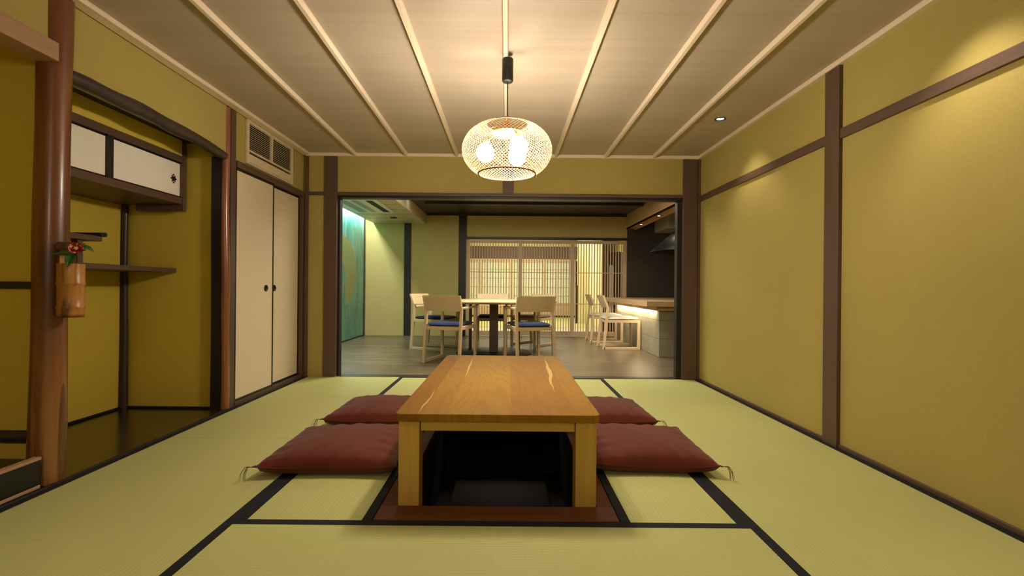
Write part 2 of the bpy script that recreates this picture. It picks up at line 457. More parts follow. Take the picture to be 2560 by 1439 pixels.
# shoji paper
n = NT('shoji_paper', .7, .2); n.col((.66, .72, .62, 1)); M['shoji'] = n.m
n = NT('window_glass', .05, .5); n.b.inputs['Transmission Weight'].default_value = 1.0; n.col((.9, .95, .92, 1)); M['glass'] = n.m

def emit(name, c, s):
    m = bpy.data.materials.new(name); m.use_nodes = True; t = m.node_tree
    t.nodes.remove(t.nodes['Principled BSDF']); e = t.nodes.new('ShaderNodeEmission')
    e.inputs[0].default_value = tuple(c) + (1,); e.inputs[1].default_value = s
    t.links.new(e.outputs[0], t.nodes['Material Output'].inputs[0]); return m
M['bulb'] = emit('pendant_globe_glow', WARM, P_BULB)
M['lamp'] = emit('downlight_glow', (1, .95, .85), 14.0)
M['panel_glow'] = emit('panel_glow', (.9, 1, .9), 3.0)

# pendant shade bamboo: reflects and lets light through
m = bpy.data.materials.new('shade_bamboo'); m.use_nodes = True; t = m.node_tree; b = t.nodes['Principled BSDF']
b.inputs['Base Color'].default_value = (.26, .16, .07, 1); b.inputs['Roughness'].default_value = .5
tr = t.nodes.new('ShaderNodeBsdfTranslucent'); tr.inputs[0].default_value = (.28, .165, .07, 1)
mx = t.nodes.new('ShaderNodeMixShader'); mx.inputs[0].default_value = .11
t.links.new(b.outputs[0], mx.inputs[1]); t.links.new(tr.outputs[0], mx.inputs[2]); t.links.new(mx.outputs[0], t.nodes['Material Output'].inputs[0])
M['shade'] = m

# ------------------------------------------------------------------ THE ROOM (tatami)
XL, XR, YB, YF = -1.955, 1.853, 4.651, -3.0
ZC = 2.156
PX0, PX1, PY0, PY1 = -.435, .365, 1.92, 3.58      # opening of the leg pit
# floor slab under the mats (with the pit left open)
fl = MB()
fl.box(XL, PX0 - .065, YF, YB, -.12, -.031); fl.box(PX1 + .065, XR, YF, YB, -.12, -.031)
fl.box(PX0 - .065, PX1 + .065, YF, PY0 - .12, -.12, -.031); fl.box(PX0 - .065, PX1 + .065, PY1 + .12, YB, -.12, -.031)
fl.box(XL, XR, YF, .825, -.031, 0)
struct('floor', fl, M['tatami_y'])
# right wall: plaster, posts, rail
struct('wall_right', MB().box(XR, XR + .1, YF, YB + .06, -.05, ZC + .05), M['wall'])
trim(XR - .022, XR + .03, 2.665, 2.785, 0, ZC - .012, M['dark_wood'], 'dark post in the ochre wall')
trim(XR - .016, XR + .02, YF, 2.665, 1.716, 1.770, M['dark_wood_y'], 'dark rail along the ochre wall')
trim(XR - .016, XR + .02, 2.785, YB - .02, 1.716, 1.770, M['dark_wood_y'], 'dark rail along the ochre wall, far bay')
trim(XR - .022, XR + .02, YB - .03, YB + .01, 0, ZC - .012, M['dark_wood'], 'thin dark corner post')
trim(XR - .012, XR + .02, YF, YB - .03, 0, .020, M['dark_wood_y'], 'floor fillet under the ochre wall')
# back wall of the room with the wide opening
bw = MB()
bw.box(XL - .05, -1.77, YB, YB + .08, -.03, ZC + .05); bw.box(1.80, XR + .05, YB, YB + .08, -.03, ZC + .05)
bw.box(-1.78, 1.81, YB, YB + .08, 1.765, ZC + .05)
struct('wall_back', bw, M['wall'])
trim(-1.775, -1.655, YB - .022, YB + .10, 0, ZC - .012, M['dark_wood'], 'dark post beside the wide opening')
trim(1.688, 1.815, YB - .022, YB + .10, 0, ZC - .012, M['dark_wood'], 'dark post between opening and ochre wall')
trim(1.645, 1.688, YB + .02, YB + .09, 0, 1.73, M['black_wood'], 'black jamb strip of the opening')
trim(-1.655, -1.635, YB + .02, YB + .09, 0, 1.73, M['black_wood'], 'black jamb strip of the opening')
trim(-1.655, 1.688, YB - .016, YB + .10, 1.752, 1.785, M['dark_wood_x'], 'wide dark lintel over the opening')
trim(-1.655, 1.688, YB + .0, YB + .10, 1.732, 1.752, M['black_wood_x'], 'black track under the lintel')
trim(XL + .02, -1.775, YB - .016, YB + .02, 1.752, 1.785, M['dark_wood_x'], 'short dark rail beside the post')
trim(1.815, XR - .02, YB - .016, YB + .02, 1.740, 1.785, M['dark_wood_x'], 'short dark rail at the corner')
trim(-.055, .050, YB - .018, YB + .02, 1.785, ZC - .012, M['dark_wood'], 'short dark strut over the lintel')
trim(XL - .005, XL + .022, YB - .028, YB + .01, 0, ZC - .012, M['dark_wood'], 'thin dark corner post by the paper doors')
trim(-1.655, 1.688, YB + .003, YB + .11, -.10, .004, M['black_wood_x'], 'black threshold of the opening')
# wall behind the camera, ceiling
struct('wall_front', MB().box(-2.8, XR + .1, YF - .1, YF, -.05, ZC + .05), M['wall'])
struct('ceiling', MB().box(XL - .06, XR + .02, YF - .1, YB + .02, ZC, ZC + .05), M['ceiling'])
for i, k in enumerate(range(-3, 4)):
    xa, xb = {-3: (-1.41, -1.475), -2: (-.945, -.985), 3: (1.365, 1.395)}.get(k, (-.022 + .477 * k,) * 2)   # at y = 2.1 and at the far wall
    slope = (xb - xa) / (YB - 2.1); bx = xa - slope * (2.1 - YF)
    mb = MB().prism([(-.017, 0), (.017, 0), (.011, -.028), (-.011, -.028)], 0, YB - YF - .03,
                    M=Matrix(((1, 0, 0, 0), (0, 0, 1, 0), (0, 1, 0, 0), (0, 0, 0, 1))))
    TN[0] += 1
    struct('trim_%d' % TN[0], mb, M['pale_wood'], .002, 'pale ceiling batten', loc=(bx, YF, ZC), rot=(0, 0, -math.atan(slope)))
trim(XL - .02, XL + .042, YF, YB - .04, ZC - .026, ZC, M['pale_wood'], 'pale cornice along the alcove side')
trim(XR - .032, XR + .01, YF, YB - .04, ZC - .030, ZC, M['pale_wood'], 'pale cornice over the ochre wall')
trim(XL + .0, XR, YB - .040, YB, ZC - .030, ZC, M['pale_wood_x'], 'pale cornice over the opening')

# ------------------------------------------------------------------ left side: paper doors, wall over them
XW = -1.985
lw = MB()
lw.box(XW - .06, XW, 3.455, YB + .02, 1.775, ZC + .05)         # wall over the paper doors
lw.box(XW - .05, XW, 2.12, 3.372, 1.79, ZC + .05)              # small wall over the shelf alcove
lw.box(XW - .05, XW, YF, 2.10, 1.86, ZC + .05)                # small wall over the picture alcove
lw.box(XW - .10, XW - .05, 3.50, YB + .02, -.03, 1.80)        # closes the closet behind the doors
struct('wall_left', lw, M['wall'])
trim(XW - .04, XW + .028, 3.47, YB - .03, 1.728, 1.775, M['dark_wood_y'], 'dark head rail over the paper doors')
trim(XW - .04, XW + .020, 3.47, YB - .03, -.03, .026, M['dark_wood_y'], 'dark sill under the paper doors')
trim(XW - .04, XW + .020, YB - .055, YB - .028, .026, 1.728, M['dark_wood'], 'dark jamb by the paper doors')
def sliding_door(name, y0, y1, x, hy, label):
    d = bpy.data.objects.new(name, None); COL.objects.link(d); d.location = (x, (y0 + y1) / 2, .026); d['kind'] = 'structure'; d['label'] = label
    L = (y1 - y0) / 2; H = 1.702
    MB().box(-.012, .010, -L + .012, L - .012, .014, H - .014).build('paper_panel', M['paper'], d)
    fr = MB(); fr.box(-.014, .014, -L, -L + .015, 0, H); fr.box(-.014, .014, L - .015, L, 0, H)
    fr.box(-.0139, .0139, -L + .015, L - .015, 0, .018); fr.box(-.0139, .0139, -L + .015, L - .015, H - .018, H)
    f = fr.build('frame', M['lacquer'], d, .001)
    hb = MB()
    Mx = Matrix.Translation((.010, hy - (y0 + y1) / 2, .852 - .026)) @ Matrix.Rotation(R(90), 4, 'Y')
    hb.lathe([(.001, .001), (.020, .001), (.0225, .006), (.026, .006), (.027, .003), (.027, 0)], 24, M=Mx)
    h = hb.build('handle', M['iron'], d); h['label'] = 'black round finger pull'
    return d
sliding_door('door_1', 3.475, 4.045, XW - .002, 3.925, 'cream paper sliding door next to the red bark post')
sliding_door('door_2', 4.025, 4.595, XW + .0 - .030, 4.120, 'cream paper sliding door next to the opening')

# ------------------------------------------------------------------ shelf alcove and picture alcove
XA = -2.72; YA = 3.40; YP = 2.12
aw = MB()
aw.box(XA - .08, XA, YP - .03, YA + .08, -.05, ZC)            # rear wall of shelf alcove
aw.box(XA, XW - .05, YA, YA + .08, -.05, ZC)                  # end wall of shelf alcove
struct('wall_alcove', aw, M['wall_lit'])
struct('ceiling_alcove', MB().box(XA, XW - .051, YP, YA, 1.872, 1.90), M['black_wood_x'])
struct('floor_alcove', MB().box(XA, XL - .022, YP + .0, YA, -.05, -.001), M['alcove_floor'], .002)
trim(XL - .022, XL, YF, 3.50, -.05, .004, M['black_wood'], 'black floor sill between mats and alcoves')
trim(XA, XW - .06, YA - .012, YA, 0, .014, M['black_wood_x'], 'black fillet at the alcove end wall')
trim(XA, XA + .012, YP + .05, YA - .012, 0, .014, M['black_wood'], 'black fillet at the alcove rear wall')
cp = MB().tube([(0, 0, 0), (.004, 0, .5), (-.003, 0, 1.0), (.003, 0, 1.45)], [.026, .021, .019, .018], 12)
TN[0] += 1; struct('trim_%d' % TN[0], cp, M['log_dark'], label='slim dark log post in the alcove corner', loc=(XA + .022, YA - .020, 0))
# partition between the two alcoves, the picture alcove itself (platform, rear wall)
YT0 = .25
pw = MB(); pw.box(XA, XW - .055, YP - .005, YP + .035, .225, ZC); pw.box(XA, XW - .055, YP - .002, YP + .030, .10, .165)
struct('wall_partition', pw, M['wall_lit'])
tw = MB(); tw.box(XA - .08, XA, YT0 - .08, YP - .03, -.05, ZC); tw.box(XA, XW - .05, YT0 - .08, YT0, -.05, ZC)
tw.box(XW - .05, XW, YF, YT0, -.05, 1.87)
struct('wall_tokonoma', tw, M['wall_lit'])
struct('ceiling_tokonoma', MB().box(XA, XW - .051, YT0, YP - .006, 2.10, 2.13), M['pale_wood'])
struct('floor_tokonoma', MB().box(XA, XL - .045, YT0, YP - .006, -.05, .100), M['lacquer'], .002)
trim(XA, XW - .04, YP - .018, YP - .005, .848, .880, M['black_wood_x'], 'thin black rail across the partition wall')
nk = MB().tube([(-.66, 0, 0), (-.3, 0, .004), (.0, 0, -.002)], [.029, .031, .030], 12)
TN[0] += 1; struct('trim_%d' % TN[0], nk, M['log_dark'], label='dark round log at the foot of the partition', loc=(XW - .06, YP + .01, .195))
stp = thing('alcove_step', 'low black step edged with pale wood at foot of log pillar', 'step', (XL - .03, 1.15, 0))
MB().box(-.012, .010, -.89, .885, .022, .126).build('face_board', M['lacquer'], stp)
e1 = MB().box(-.016, .016, -.89, .885, .126, .139).build('top_edge', M['pink_cedar'], stp, .002); e1['label'] = 'pale wood top edge'
e2 = MB().box(-.014, .012, -.89, .885, .006, .020).build('bottom_edge', M['pink_cedar'], stp, .002); e2['label'] = 'pale wood bottom edge'

# big log pillar
ph = ZC - .0
pts = []; rad = []
for i in range(19):
    zz = ph * i / 18
    pts.append((.004 * math.sin(zz * 2.2) + .030 * zz / ph, .003 * math.cos(zz * 3), zz))
    rad.append(.0655 - .003 * math.sin(zz * 1.4) + .0015 * math.sin(zz * 7) - (.003 * zz / ph))
pl = MB().tube(pts, rad, 40)
po = pl.build('log_pillar', M['log'], loc=(-2.032, 2.118, 0)); tag(po, 'thick polished red-brown log pillar between the two alcoves', 'pillar')
# pale lintel notched on the pillar
lb = MB().box(-.07, .038, -(2.055 - YT0 + .0), 0, 0, .078).build('lintel_beam', M['pink_cedar'], loc=(XW + .012, 2.062, 1.826), bevel=.002)
tag(lb, 'pale pinkish wood lintel beam ending on the thick log pillar', 'beam')
# wavy dark log over the shelf alcove
pts = []; rad = []
for i in range(25):
    t_ = i / 24; y = 2.13 + (3.372 - 2.13) * t_
    pts.append((-.004 + .005 * math.sin(t_ * 9), y - 2.13, .034 * (1 - t_) + .022 * math.sin(PI * t_ * .95) + .003 * math.sin(t_ * 19)))
    rad.append(.0295 + .008 * math.sin(PI * t_) + .002 * math.sin(t_ * 23))
nb = MB().tube(pts, rad, 20).build('log_lintel', M['log_dark'], loc=(XW - .012, 2.13, 1.777))
tag(nb, 'crooked dark bark log spanning over the shelf alcove', 'beam')
# red bark post
pp = thing('bark_post', 'tall red bark post with a dark hewn face beside the paper doors', 'post', (-2.03, 3.398, 0))
hw = MB()
def hewn(u, v):
    zz = v * 1.775
    w0 = -.050 + .003 * math.sin(zz * 3.1); w1 = .014 + .007 * math.sin(zz * 2.3 + 1.0) + .004 * math.sin(zz * 6)
    return (w0 + (w1 - w0) * u, -.034, zz)
hw.grid(lambda u, v: hewn(u, v), 2, 24)
hw.box(-.046, .015, -.033, .028, 0, 1.775)
h1 = hw.build('hewn_face', M['black_wood'], pp); h1['label'] = 'flat dark hewn face'
bk = []; br_ = []
for i in range(24):
    zz = (ZC - .03) * i / 23
    bk.append((.034 + .004 * math.sin(zz * 2.3 + 1) + .002 * math.sin(zz * 8), -.006, zz)); br_.append(.030 - .0015 * math.sin(zz * 5) - .003 * zz / 2)
MB().tube(bk, br_, 24).build('bark_log', M['log_red'], pp)
h2 = MB().box(.020, .060, .012, .072, .0, ZC - .03).build('side_face', M['dark_wood'], pp, .002)

# wall cupboard hung under the log lintel
cb = thing('wall_cupboard', 'dark framed wall cupboard with two white sliding panels in the alcove', 'cupboard', (-2.49, 2.76, 1.43))
XF = .225
c_ = MB(); c_.box(-.23, XF, -.60, .605, 0, .045); c_.build('bottom_board', M['dark_wood_y'], cb, .002)
c_ = MB(); c_.box(-.23, XF, -.60, .575, .290, .335); c_.build('top_board', M['dark_wood_y'], cb, .002)
MB().box(XF - .035, XF + .008, .572, .605, -.045, .441).build('end_post', M['dark_wood'], cb, .002)
MB().box(-.1, XF - .035, .572, .605, -.045, 0).build('end_bracket', M['dark_wood'], cb, .002)
MB().box(XF - .03, XF - .002, -.045, -.005, .045, .290).build('middle_post', M['black_wood'], cb, .001)
MB().box(-.23, XF - .03, -.60, -.58, .045, .29).build('side_board', M['black_wood'], cb)
for nm, y0, y1, xx in (('sliding_panel', -.58, -.035, -.012), ('sliding_panel', -.012, .572, -.012)):
    p_ = MB().box(XF - .022 + xx + .004, XF - .010 + xx + .004, y0, y1, .052, .283).build(nm, M['white_paper'], cb)
    fr = MB(); fr.box(XF - .028, XF - .014, y0, y1, .045, .056); fr.box(XF - .028, XF - .014, y0, y1, .279, .29)
    fr.build('panel_frame', M['lacquer'], p_)
    if y0 > -.1:
        hb = MB()
        Mx = Matrix.Translation((XF - .0175, y1 - .062, .165)) @ Matrix.Rotation(R(90), 4, 'Y')
        hb.lathe([(.001, .003), (.009, .003), (.012, .006), (.0145, .006), (.016, .0)], 20, M=Mx)
        for k in range(8):
            a = k * PI / 4; q = .021 if k % 2 == 0 else .019
            Mq = Matrix.Translation((XF - .0175, y1 - .062 + math.sin(a) * q, .165 + math.cos(a) * q * 1.25)) @ Matrix.Rotation(R(90), 4, 'Y')
            hb.lathe([(.0005, .004), (.006 if k % 2 == 0 else .0042, .003), (.007 if k % 2 == 0 else .005, 0)], 10, M=Mq)
        hd = hb.build('handle', M['iron'], p_); hd['label'] = 'ornate dark iron finger pull'
struct('wall_over_cupboard', MB().box(-2.285, -2.268, YP + .04, 3.335, 1.765, 1.871), M['wall_lit'])
# staggered shelves
sh1 = thing('staggered_shelf', 'higher dark shelf with a curled lip end in the alcove', 'shelf', (XA, 2.50, 1.118))
MB().box(0, .375, -.34, .275, 0, .030).build('board', M['dark_wood_y'], sh1, .002)
lip = MB().tube([(0.0, .285, .040), (.385, .285, .040)], .013, 14)
lip.box(0, .383, .255, .288, .028, .050); lip.build('curled_lip', M['black_wood_x'], sh1)
MB().box(.320, .358, .135, .170, -.128, 0).build('strut', M['dark_wood'], sh1, .002)
sh2 = thing('staggered_shelf', 'lower dark shelf reaching the alcove end wall', 'shelf', (XA, 3.0, .960))
MB().box(0, .375, -.40, YA - 3.0, 0, .030).build('board', M['dark_wood_y'], sh2, .002)

# bamboo vase with a camellia hanging on the pillar
vz = thing('bamboo_vase', 'brown bamboo hanging vase on the thick log pillar', 'vase', (-1.897, 2.085, .727))
vb = MB().lathe([(.0, .004), (.044, .004), (.0462, .0), (.0465, .020), (.0468, .036), (.0495, .041), (.0498, .046), (.0470, .050), (.0465, .09), (.0468, .138), (.0500, .144), (.0502, .149), (.0472, .154), (.0475, .225), (.0475, .232), (.0405, .232), (.0405, .07), (.0, .07)], 36)
vb.build('vase_body', M['bamboo'], vz)
# back strip and top ring left when the window was cut
bs = MB()
a0, a1 = R(110), R(200)
def strip(u, v, r=.0472):
    a = a0 + (a1 - a0) * u; return (r * math.cos(a), r * math.sin(a), .230 + v * .062)
bs.grid(lambda u, v: strip(u, v), 10, 3); bs.grid(lambda u, v: strip(1 - u, v, .040), 10, 3)
bs.build('back_strip', M['bamboo'], vz)
tr_ = MB().lathe([(.0400, .290), (.0475, .290), (.0480, .300), (.0475, .322), (.0410, .324), (.0400, .290)], 36).build('top_ring', M['bamboo_dark'], vz)
nl_ = MB().tube([(-.028, .008, .315), (-.052, .014, .325)], .003, 8).build('hanging_nail', M['iron'], vz)
fw = thing('camellia', 'red and white camellia with green leaves in the bamboo vase', 'flower', (-1.846, 2.060, .985))
stm = MB().tube([(-.045, .022, -.15), (-.035, .015, -.02), (.0, .0, .035)], .0025, 8).build('stem', plain('stem_green', (.05, .08, .02), .5), fw)
pm = NT('camellia_petal', .45, .3); q = pm.noise(pm.map(), 90, 3); pm.col(pm.ramp(q, [(.38, (.30, .012, .018, 1)), (.56, (.42, .03, .035, 1)), (.66, (.80, .55, .45, 1))])); pm = pm.m
yel = plain('stamen_yellow', (.75, .48, .06), .6)
fd = Vector((.55, -.8, .15)).normalized()
zax = fd; xax = zax.cross(Vector((0, 0, 1))).normalized(); yax = zax.cross(xax)
MF = Matrix(((xax.x, yax.x, zax.x, .006), (xax.y, yax.y, zax.y, -.012), (xax.z, yax.z, zax.z, .036), (0, 0, 0, 1)))
for k in range(6):
    a = k * PI / 3 + .2
    def petal(u, v, a=a):
        s_ = (u - .5) * 1.25; r = .004 + .021 * v
        wd = s_ * (.25 + .75 * math.sin(min(1, v + .15) * PI * .62))
        return MF @ Vector((r * math.cos(a + wd), r * math.sin(a + wd), .002 + .016 * v * v + .003 * math.cos(s_ * 4)))
    MB().grid(petal, 7, 6).build('petal', pm, fw)
st = MB()
for k in range(22):
    a = k * 2.4; r = .0075 * math.sqrt(k / 22)
    p0 = MF @ Vector((r * .5 * math.cos(a), r * .5 * math.sin(a), .002)); p1 = MF @ Vector((r * math.cos(a), r * math.sin(a), .017))
    st.tube([p0, p1], [.0009, .0016], 6)
st.build('stamen_tuft', yel, fw)
lm = NT('leaf_green', .28, .5, .3); q = lm.noise(lm.map(), 60, 2); lm.col(lm.ramp(q, [(.3, (.025, .10, .012, 1)), (.7, (.05, .16, .02, 1))])); lm = lm.m
def leaf(base, tip, width, sag):
    b_ = Vector(base); t_ = Vector(tip); d = t_ - b_; side = d.cross(Vector((.35, -.6, .7))).normalized()
    nrm = side.cross(d).normalized()
    def f(u, v):
        wd = width * math.sin(PI * v ** .85) * (1 - .15 * v)
        s_ = (u - .5) * 2
        return b_ + d * v + side * s_ * wd * .5 + nrm * (abs(s_) * .25 * wd - sag * math.sin(PI * v)) 
    return MB().grid(f, 7, 12).build('leaf', lm, fw)
leaf((-.005, .005, .010), (-.072, -.045, .010), .026, -.004)
leaf((-.01, .0, .02), (-.020, -.030, -.045), .040, -.006)
leaf((.012, -.004, .045), (.052, .024, .025), .026, -.008)

# ------------------------------------------------------------------ tatami mats
BW = .036
def mat(x0, x1, y0, y1, axis, label, sides=(1, 1)):
    g = .0008
    t_ = thing('tatami_mat', label, 'tatami mat', ((x0 + x1) / 2, (y0 + y1) / 2, -.030), group='tatami mats on the room floor')
    lx, ly = (x1 - x0) / 2 - g, (y1 - y0) / 2 - g
    MB().box(-lx, lx, -ly, ly, 0, .0300).build('rush_surface', M['tatami_' + axis.lower()], t_, .0015, 1)
    if axis == 'Y':
        for k, s_ in enumerate((-1, 1)):
            if sides[k]:
                xa, xb = sorted((s_ * (lx - BW), s_ * (lx + .0003)))
                MB().box(xa, xb, -ly - .0002, ly + .0002, .001, .0314).build('cloth_border', M['black_cloth'], t_, .001, 1)
    else:
        for k, s_ in enumerate((-1, 1)):
            if sides[k]:
                ya, yb = sorted((s_ * (ly - BW), s_ * (ly + .0003)))
                MB().box(-lx - .0002, lx + .0002, ya, yb, .001, .0314).build('cloth_border', M['black_cloth'], t_, .001, 1)
    return t_
XM0, XM1 = -1.000, .898
mat(XL, XM0, 2.741, YB, 'Y', 'green tatami mat at the foot of the paper doors')
mat(XL, XM0, .831, 2.741, 'Y', 'green tatami mat beside the thick log pillar and black step')
mat(XM1, XR - .012, 2.741, YB, 'Y', 'green tatami mat along the ochre wall beyond the wall post')
mat(XM1, XR - .012, .831, 2.741, 'Y', 'green tatami mat along the ochre wall, short of the wall post')
mat(XM0, XM1, .836, 1.790, 'X', 'green tatami mat in front of the low table')
mat(XM0, PX0 - .065, 1.790, 3.698, 'Y', 'narrow tatami mat between leg pit and alcove-side mats, under two cushions')
mat(PX1 + .065, XM1, 1.790, 3.698, 'Y', 'narrow tatami mat between leg pit and ochre-wall mats, under two cushions')
mat(XM0, XM1, 3.698, YB, 'X', 'green tatami mat between the low table and the dining room')
# pit rim and pit
rm = thing('pit_rim', 'reddish brown wooden rim around the leg pit under the low table', 'wooden frame', ((PX0 + PX1) / 2, (PY0 + PY1) / 2, -.030))
hx, hy = (PX1 - PX0) / 2, (PY1 - PY0) / 2
MB().box(-hx - .064, hx + .064, -hy - .118, -hy, 0, .028).build('front_board', M['rim_wood'], rm, .002)
MB().box(-hx - .064, hx + .064, hy, hy + .116, 0, .028).build('rear_board', M['rim_wood'], rm, .002)
MB().box(-hx - .064, -hx, -hy, hy, 0, .0278).build('side_board', M['rim_wood_y'], rm, .002)
MB().box(hx, hx + .064, -hy, hy, 0, .0278).build('side_board', M['rim_wood_y'], rm, .002)
pt = MB()
pt.box(PX0 - .02, PX0, PY0, PY1, -.47, -.031); pt.box(PX1, PX1 + .02, PY0, PY1, -.47, -.031)
pt.box(PX0 - .02, PX1 + .02, PY0 - .02, PY0, -.47, -.031); pt.box(PX0 - .02, PX1 + .02, PY1, PY1 + .02, -.47, -.031)
struct('wall_pit', pt, M['pit_black'])
struct('floor_pit', MB().box(PX0 - .02, PX1 + .02, PY0 - .02, PY1 + .02, -.50, -.47), M['carpet'])
lg = MB()
for cx0, cx1 in ((PX0, PX0 + .092), (PX1 - .092, PX1)):
    for cy0, cy1 in ((PY0, PY0 + .095), (PY1 - .095, PY1)):
        lg.box(cx0, cx1, cy0, cy1, -.47, -.080)
struct('trim_pit_ledge', lg, M['black_wood'])
pm_ = MB().box(-.30, .30, -.45, .45, 0, .06).build('foot_mat', M['carpet'], loc=((PX0 + PX1) / 2, 2.75, -.47), bevel=.01)
tag(pm_, 'dark carpeted footrest at the bottom of the leg pit', 'footrest')

# ------------------------------------------------------------------ low table
lt = thing('low_table', 'low rectangular cherry wood table standing over the leg pit', 'table', (-.035, 2.745, -.080))
TH = .447  # height over the ledge, top at z=.367
tx, ty = .411, .838
tt = MB(); rc = .028
poly = []
for sx, sy, a_ in ((1, 1, 0), (-1, 1, 90), (-1, -1, 180), (1, -1, 270)):
    for k in range(7):
        a = R(a_ + k * 15)
        poly.append((sx * (tx - rc) + rc * math.cos(a), sy * (ty - rc) + rc * math.sin(a)))
tt.prism(poly, TH - .031, TH)
tt.build('tabletop', M['table_top'], lt, .004, 3)
ap = .018
MB().box(-tx + .10, tx - .10, -ty + .030, -ty + .052, TH - .075, TH - .031).build('apron', M['table_apron'], lt, .002)
MB().box(-tx + .10, tx - .10, ty - .052, ty - .030, TH - .075, TH - .031).build('apron', M['table_apron'], lt, .002)
for s_ in (-1, 1):
    xa, xb = sorted((s_ * (tx - .030), s_ * (tx - .052)))
    MB().box(xa, xb, -ty + .10, ty - .10, TH - .075, TH - .031).build('apron', M['table_apron'], lt, .002)
LGX = .3975
for sx in (-1, 1):
    for sy in (-1, 1):
        xa, xb = sorted((sx * LGX, sx * (LGX - .084)))
        ya, yb = sorted((sy * (.8195), sy * (.8195 - .085)))
        MB().box(xa, xb, ya, yb, 0, TH - .031).build('leg', M['table_leg'], lt, .003)

# ------------------------------------------------------------------ floor cushions
def cushion(cx, cy, rz, label, w_=.58, d_=.58, seed=0, th=.118, visible=(1, 1, 1, 1)):
    rnd = random.Random(seed)
    c = thing('floor_cushion', label, 'cushion', (cx, cy, .0015), rz, 'maroon floor cushions around the low table')
    N = 41
    ph = [rnd.uniform(0, 6) for _ in range(8)]
    def surf(u, v, top):
        a = (u - .5) * 2; b = (v - .5) * 2
        ex = 1 - .075 * (1 - b * b) ** 1.0 * (abs(a) ** 3); ey = 1 - .075 * (1 - a * a) * (abs(b) ** 3)
        x = a * w_ / 2 * ex; y = b * d_ / 2 * ey
        e = max(0, (1 - a ** 2)) ** .5 * max(0, (1 - b ** 2)) ** .5
        dome = e ** .62
        # creases running in from the edges
        edge = max(abs(a), abs(b)); 
        cr = (math.sin(a * 19 + ph[0]) * (abs(b) > abs(a)) + math.sin(b * 19 + ph[1]) * (abs(a) >= abs(b)))
        cr *= max(0, edge - .55) * (1 - edge) * .060 * (1 + .6 * math.sin(a * 7 + b * 5 + ph[2]))
        corner = (abs(a) * abs(b)) ** 3
        seam = .040 + .018 * corner + .003 * math.sin(a * 3 + ph[3]) 
        if top: z = seam + (th - seam) * dome + cr + .006 * math.sin(a * 2.2 + ph[4]) * math.sin(b * 2 + ph[5]) * dome
        else: z = seam - seam * min(1, dome * 1.25) ** .8 + cr * .3
        return (x, y, max(0.0, z))
    mb = MB()
    mb.grid(lambda u, v: surf(u, v, True), N, N)
    mb.grid(lambda u, v: surf(1 - u, v, False), N, N)
    cv = mb.build('cushion_cover', M['maroon'], c)
    # piping seam
    sp = []
    for k in range(4 * 24 + 1):
        t_ = (k % 96) / 24; s_ = int(t_); f_ = t_ - s_
        uv = [(f_, 0), (1, f_), (1 - f_, 1), (0, 1 - f_)][s_]
        sp.append(surf(uv[0], uv[1], True))
    MB().tube(sp, .0016, 6, False).build('seam', M['maroon'], c)
    for k, (sx, sy) in enumerate(((-1, -1), (1, -1), (1, 1), (-1, 1))):
        if not visible[k]: continue
        ts = MB(); p0 = Vector((sx * w_ / 2, sy * d_ / 2, .058))
        ts.tube([p0 - Vector((sx, sy, 0)) * .006, p0 + Vector((sx, sy, 0)) * .007], [.004, .003], 8)
        for q in range(7):
            jx, jy = rnd.uniform(-.008, .008), rnd.uniform(-.008, .008)
            a = p0 + Vector((sx, sy, 0)) * .006
            ts.tube([a, a + Vector((sx * .018 + jx, sy * .010 + jy, .004)), a + Vector((sx * .028 + jx * 1.6, sy * .016 + jy * 1.6, -.022)), a + Vector((sx * .030 + jx * 2, sy * .018 + jy * 2, -.050 - .003 * q / 3))], [.0008, .0008, .0008, .0006], 5)
        ts.build('tassel', M['thread'], c)
    return c
cushion(-.826, 2.465, R(2), 'maroon floor cushion nearer the camera on the alcove side of the table', .63, .60, 1, .122, (1, 1, 0, 0))
cushion(-.835, 3.210, R(-1), 'maroon floor cushion nearer the paper doors, behind its neighbour', .58, .56, 2, .118, (1, 0, 0, 0))
cushion(.700, 2.520, R(-2), 'maroon floor cushion nearer the camera on the ochre wall side', .60, .60, 3, .122, (0, 1, 0, 0))
cushion(.645, 3.235, R(1), 'maroon floor cushion nearer the dining room on the ochre wall side', .58, .56, 4, .116, (0, 1, 0, 0))

# ------------------------------------------------------------------ pendant lamp
pdn = thing('pendant_lamp', 'round woven bamboo pendant lamp glowing over the low table', 'lamp', (-.010, 2.64, 1.625))
ZT = ZC - .028 - 1.625
MB().lathe([(.0, ZT), (.030, ZT), (.031, ZT - .003), (.0305, ZT - .120), (.027, ZT - .125), (.0, ZT - .126)], 28).build('canopy', M['black_metal'], pdn)
MB().tube([(0, 0, ZT - .12), (0, 0, .175)], .0028, 8).build('cord', M['black_metal'], pdn)
prof = []
NP = 30
tA, tB = math.asin(.143 / .155), -math.asin(.128 / .155)
for i in range(NP + 1):
    t_ = tA + (tB - tA) * i / NP
    s_, c_ = math.sin(t_), math.cos(t_)
    r = .247 * (abs(c_) ** .80); z_ = .155 * s_
    prof.append((r, z_))
rt, rb = prof[0][0], prof[-1][0]
def shade_layer(nstr, twist, wd, rscale, phase=0.0, both=True):
    mb = MB()
    for d in ((1, -1) if both else (1,)):
        for k in range(nstr):
            a0_ = 2 * PI * (k + phase) / nstr
            L = []; Rr = []
            for i, (r, z_) in enumerate(prof):
                f_ = i / NP
                a = a0_ + d * twist * f_
                da = (wd / 2) / max(r, .05)
                rr = (r + (.0007 if d > 0 else -.0007)) * rscale
                L.append((rr * math.cos(a - da), rr * math.sin(a - da), z_)); Rr.append((rr * math.cos(a + da), rr * math.sin(a + da), z_))
            b0 = L + Rr; m_ = len(L)
            mb.add(b0, [(i, i + 1, m_ + i + 1, m_ + i) for i in range(m_ - 1)], True)
    return mb
